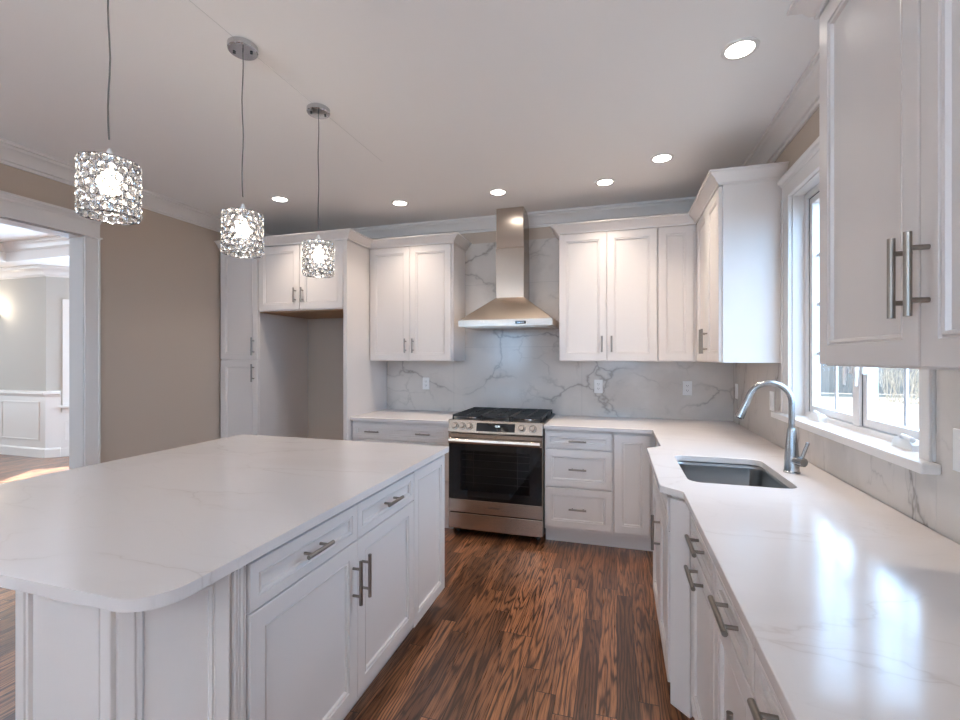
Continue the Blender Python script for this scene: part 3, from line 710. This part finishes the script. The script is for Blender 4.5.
for x in (.05, RW-.05):
    for y in (.08, .6): obj('foot', MB().lathe([(.018, 0), (.018, .05)], (x, y, 0), 10), 'black', rg)
# burners and grates
bpos = [(.15, .17), (.15, .48), (.38, .33), (.61, .17), (.61, .48)]
for x, y in bpos:
    b_ = obj('burner', MB().lathe([(.055, 0), (.052, .010), (.04, .012)], (x, y, .928), 24), 'steelz', rg, True)
    obj('burner_cap', MB().lathe([(.036, .012), (.038, .016), (.036, .021), (.02, .023)], (x, y, .928), 24), 'iron', b_, True)
for gx in range(3):
    x0 = .012+gx*.2465; x1 = x0+.241; z0, z1 = .950, .966; mb = MB()
    for x in (x0, x1-.012): mb.box(x, x+.012, .03, .63, z0, z1)
    for y in (.03, .32, .618): mb.box(x0, x1, y, y+.012, z0, z1)
    xm = (x0+x1)/2
    mb.box(xm-.005, xm+.005, .04, .62, z0+.002, z1)
    for y in (.13, .22, .43, .53): mb.box(x0+.01, x1-.01, y-.005, y+.005, z0+.002, z1)
    for x in (x0, x1-.012):
        for y in (.03, .618, .32): mb.box(x, x+.012, y, y+.012, .928, z0)
    obj('grate', mb, 'iron', rg, bevel=.002)

# ------------------------------------------------------------------ hood
hc = (-.897+0, YB-.012)
ho = thing('range_hood', 'stainless steel chimney range hood mounted over the range', 'range hood', (hc[0], hc[1], 1.69))
obj('chimney', MB().box(-.122, .122, -.262, 0, .70, ZC-1.69-.001), 'steelz', ho, bevel=.004)
obj('chimney_sleeve', MB().box(-.126, .126, -.266, 0, .262, .70), 'steelz', ho, bevel=.004)
mb = MB()
def rect(hx_, y0_, z): return [(-hx_, y0_, z), (hx_, y0_, z), (hx_, 0, z), (-hx_, 0, z)]
mb.loft([rect(.40, -.475, .058), rect(.128, -.268, .265)])
obj('canopy', mb, 'steelx', ho, bevel=.002)
obj('rim', MB().loft([rect(.39, -.466, 0), rect(.40, -.476, .004), rect(.40, -.476, .058)]), 'steelx', ho)
pn = obj('control_strip', MB().box(-.19, .20, -.4785, -.475, .01, .05), 'steelx', ho, bevel=.001)
obj('display', MB().box(.095, .185, -.4795, -.478, .018, .044), 'bglass', pn)
for k in range(4): obj('button', MB().box(.115+k*.014, .122+k*.014, -.4805, -.479, .027, .034), 'chrome', pn)
obj('grease_filter', MB().box(-.36, .36, -.44, -.04, -.004, .0), 'steelz', ho)

# ------------------------------------------------------------------ island
IX = -.975; IY0, IY1 = 1.012, 2.482
isl = thing('kitchen_island', 'white kitchen island base with drawers, doors and panelled canted end', 'island', (IX, IY0, 0), PI/2)
# local x runs along +Y, local y runs towards -X
o = (-.012-.969+.969, )
b_poly = [(IY1-IY0, 0), (IY1-IY0, .51), (.80-IY0, .51), (.80-IY0, .165), (.963-IY0, 0)]
b_poly = [(x, y) for x, y in b_poly]
obj('carcass', MB().prism(b_poly, .11, CT), 'cab', isl)
toe = [(IY1-IY0-.03, .06), (IY1-IY0-.03, .50), (.80-IY0, .51), (.80-IY0, .165), (.963-IY0, 0), (0, 0), (0, .06)]
obj('toe_kick', MB().prism(toe, 0, .11), 'cab', isl)
a0, a1, a2 = .0, .540, 1.05
dw1 = front(isl, 'drawer', a0+.002, a1-.001, .732, .866, .034); pull(dw1, 'h', .268, .805, .13)
dw2 = front(isl, 'drawer', a1+.001, a2-.002, .732, .866, .034); pull(dw2, 'h', .795, .805, .13)
d1 = front(isl, 'door', a0+.002, a1-.001, .122, .727); pull(d1, 'v', a1-.032, .582)
d2 = front(isl, 'door', a1+.001, a2-.002, .122, .727); pull(d2, 'v', a1+.032, .582)
front(isl, 'end_panel', a2+.003, IY1-IY0-.001, .10, .87, .05)
front(isl, 'face_stile', .969-IY0, a0-.003, .0, CT-.002, .006, th=.012)
# canted corner panel and near-end panel (their own frames turned to face the camera)
def turned(name, p0, p1):
    """panel whose front faces right of the direction p0->p1 (world plan points)"""
    a, b = Vector(p0), Vector(p1); L = (b-a).length
    o = front(isl, name, .001, L-.001, .0, CT-.002, .034, th=.014)
    ang = math.atan2(b.y-a.y, b.x-a.x)
    o.matrix_parent_inverse = (Matrix.Translation((IX, IY0, 0)) @ Matrix.Rotation(PI/2, 4, 'Z')).inverted()
    o.location = (a.x, a.y, 0); o.rotation_euler = (0, 0, ang); return o
turned('end_panel', (-1.485, .80), (-1.146, .80))
turned('canted_panel', (-1.140, .80), (-.975, .965))
bmesh_top = arc(-.935-.1, .715+.1, .1, 270, 360, 20)+[(-.935, 2.497)]+arc(-2.42+.02, 2.497-.02, .02, 90, 180, 4)+arc(-2.42+.1, .715+.1, .1, 180, 270, 20)
tag(obj('island_countertop', MB().prism(bmesh_top, CT, CT+ST), 'quartz', bevel=.004), 'large white quartz slab with rounded corners on the island', 'countertop')

# ------------------------------------------------------------------ pendants
def make_pendant():
    t = thing('pendant_lamp', '', 'pendant lamp', (0, 0, ZC), 0, 'crystal pendants over the island')
    can = obj('canopy', MB().lathe([(.052, 0), (.059, -.006), (.059, -.026), (.055, -.031), (.01, -.032)], (0, 0, 0), 32), 'chrome', t, True)
    for s_ in (-1, 1): obj('screw', MB().lathe([(.005, -.031), (.006, -.036), (.003, -.038)], (s_*.035, 0, 0), 10), 'slot', can)
    pts = [(0.002*math.sin(k*1.1), .002*math.cos(k*.9)-.002, -.03-k*(.61/12)) for k in range(13)]
    obj('cord', MB().tube(pts, .0024, 8), 'cord', t, True)
    zt, zb, R = -.711, -.879, .0755
    obj('socket', MB().lathe([(.004, -.668), (.007, -.676), (.0125, -.690), (.0125, -.728), (.010, -.73)], (0, 0, 0), 16), 'plate', t, True)
    fr = MB().torus((0, 0, zt), R, .0028, seg=40).torus((0, 0, zb), R, .0028, seg=40).torus((0, 0, zt), .018, .002, seg=16)
    for k in range(3):
        a = 2*PI*k/3; fr.tube([(.017*math.cos(a), .017*math.sin(a), zt), (R*math.cos(a), R*math.sin(a), zt)], .002, 6)
    for k in range(6):
        a = 2*PI*k/6; fr.tube([(R*math.cos(a), R*math.sin(a), zt), (R*math.cos(a), R*math.sin(a), zb)], .0012, 6)
    obj('wire_frame', fr, 'chrome', t, True)
    rings, beads = MB(), MB(); rows, n = 7, 18; hr = (zt-zb)/rows
    for i in range(rows):
        for k in range(n):
            a = 2*PI*(k+.5*(i % 2)+random.uniform(-.12, .12))/n; z = zt-hr*(i+.5)+random.uniform(-.002, .002)
            d = Vector((math.cos(a), math.sin(a), random.uniform(-.25, .25))); c = Vector((R*math.cos(a), R*math.sin(a), z))
            rings.torus(c, .0128, .0019, d, 14, 5)
            d.normalize(); u = d.orthogonal().normalized(); w_ = d.cross(u); m = 8
            R0 = [c+(u*math.cos(2*PI*j/m)+w_*math.sin(2*PI*j/m))*.0108 for j in range(m)]
            R1 = [c+d*.0055+(u*math.cos(2*PI*j/m)+w_*math.sin(2*PI*j/m))*.006 for j in range(m)]
            R2 = [c-d*.0055+(u*math.cos(2*PI*j/m)+w_*math.sin(2*PI*j/m))*.006 for j in range(m)]
            beads.loft([R2, R0, R1])
    obj('ring_lattice', rings, 'chrome', t, True)['label'] = 'chrome rings of the drum shade'
    obj('crystal_beads', beads, 'crystal', t)['label'] = 'clear cut crystals set in the rings'
    obj('bulb', MB().lathe([(.010, -.728), (.012, -.738), (.026, -.762), (.029, -.782), (.022, -.803), (.008, -.813)], (0, 0, 0), 20), 'bulb', t, True)
    return t
pend = make_pendant()
plab = ['crystal drum pendant nearest the dining opening, leftmost over the island', 'middle crystal drum pendant over the island', 'crystal drum pendant farthest from the camera, hanging before the bridge cabinet']
for i, y in enumerate((1.03, 1.557, 2.065)):
    if i == 0: t = pend
    else:
        t = pend.copy(); C.objects.link(t)
        for ch in pend.children:
            c = ch.copy(); C.objects.link(c); c.parent = t
            for g in ch.children:
                d = g.copy(); C.objects.link(d); d.parent = c
    t.location = (-1.505, y, ZC); t.rotation_euler = (0, 0, i*.35); t['label'] = plab[i]
    light('pendant_light', 'POINT', (-1.505, y, ZC-.775), 7, (1, .88, .72), shadow_soft_size=.03)

# ------------------------------------------------------------------ recessed lights and added fill spots
def make_can():
    t = thing('recessed_light', '', 'ceiling light', (0, 0, ZC), 0, 'recessed ceiling lights')
    obj('trim_ring', MB().lathe([(.074, 0), (.072, -.004), (.056, -.005), (.053, -.001)], (0, 0, 0), 36, False, False), 'trim', t, True)
    obj('lens', MB().lathe([(.055, -.0035), (.03, -.0038), (.004, -.0040)], (0, 0, 0), 36, False, True), 'lens', t, True)
    return t
can = make_can()
cl = [(.501, 2.184, 'lit recessed ceiling light nearest the camera, near the window crown'), (.283, 3.228, 'lit recessed ceiling light before the corner wall cabinet'),
      (-.086, 3.546, 'lit recessed ceiling light above the cabinet right of the hood'), (-.903, 3.517, 'lit recessed ceiling light right in front of the hood chimney'),
      (-1.764, 3.528, 'lit recessed ceiling light above the cabinet left of the hood'), (-2.67, 3.155, 'lit recessed ceiling light before the pantry, leftmost of the row'),
      (-2.75, 1.3, None), (-2.6, -1.6, None), (-.6, -1.8, None)]  # unlabelled entries are added fill spots out of view, no fixture built
for i, (x, y, lb) in enumerate(cl):
    if lb:
        if i == 0: t = can
        else:
            t = can.copy(); C.objects.link(t)
            for ch in can.children:
                c = ch.copy(); C.objects.link(c); c.parent = t
        t.location = (x, y, ZC); t['label'] = lb
    light('can_or_fill_spot', 'SPOT', (x, y, ZC-.012), 33 if lb else 4, (1, .87, .74), spot_size=math.radians(112), spot_blend=1.0, shadow_soft_size=.06)
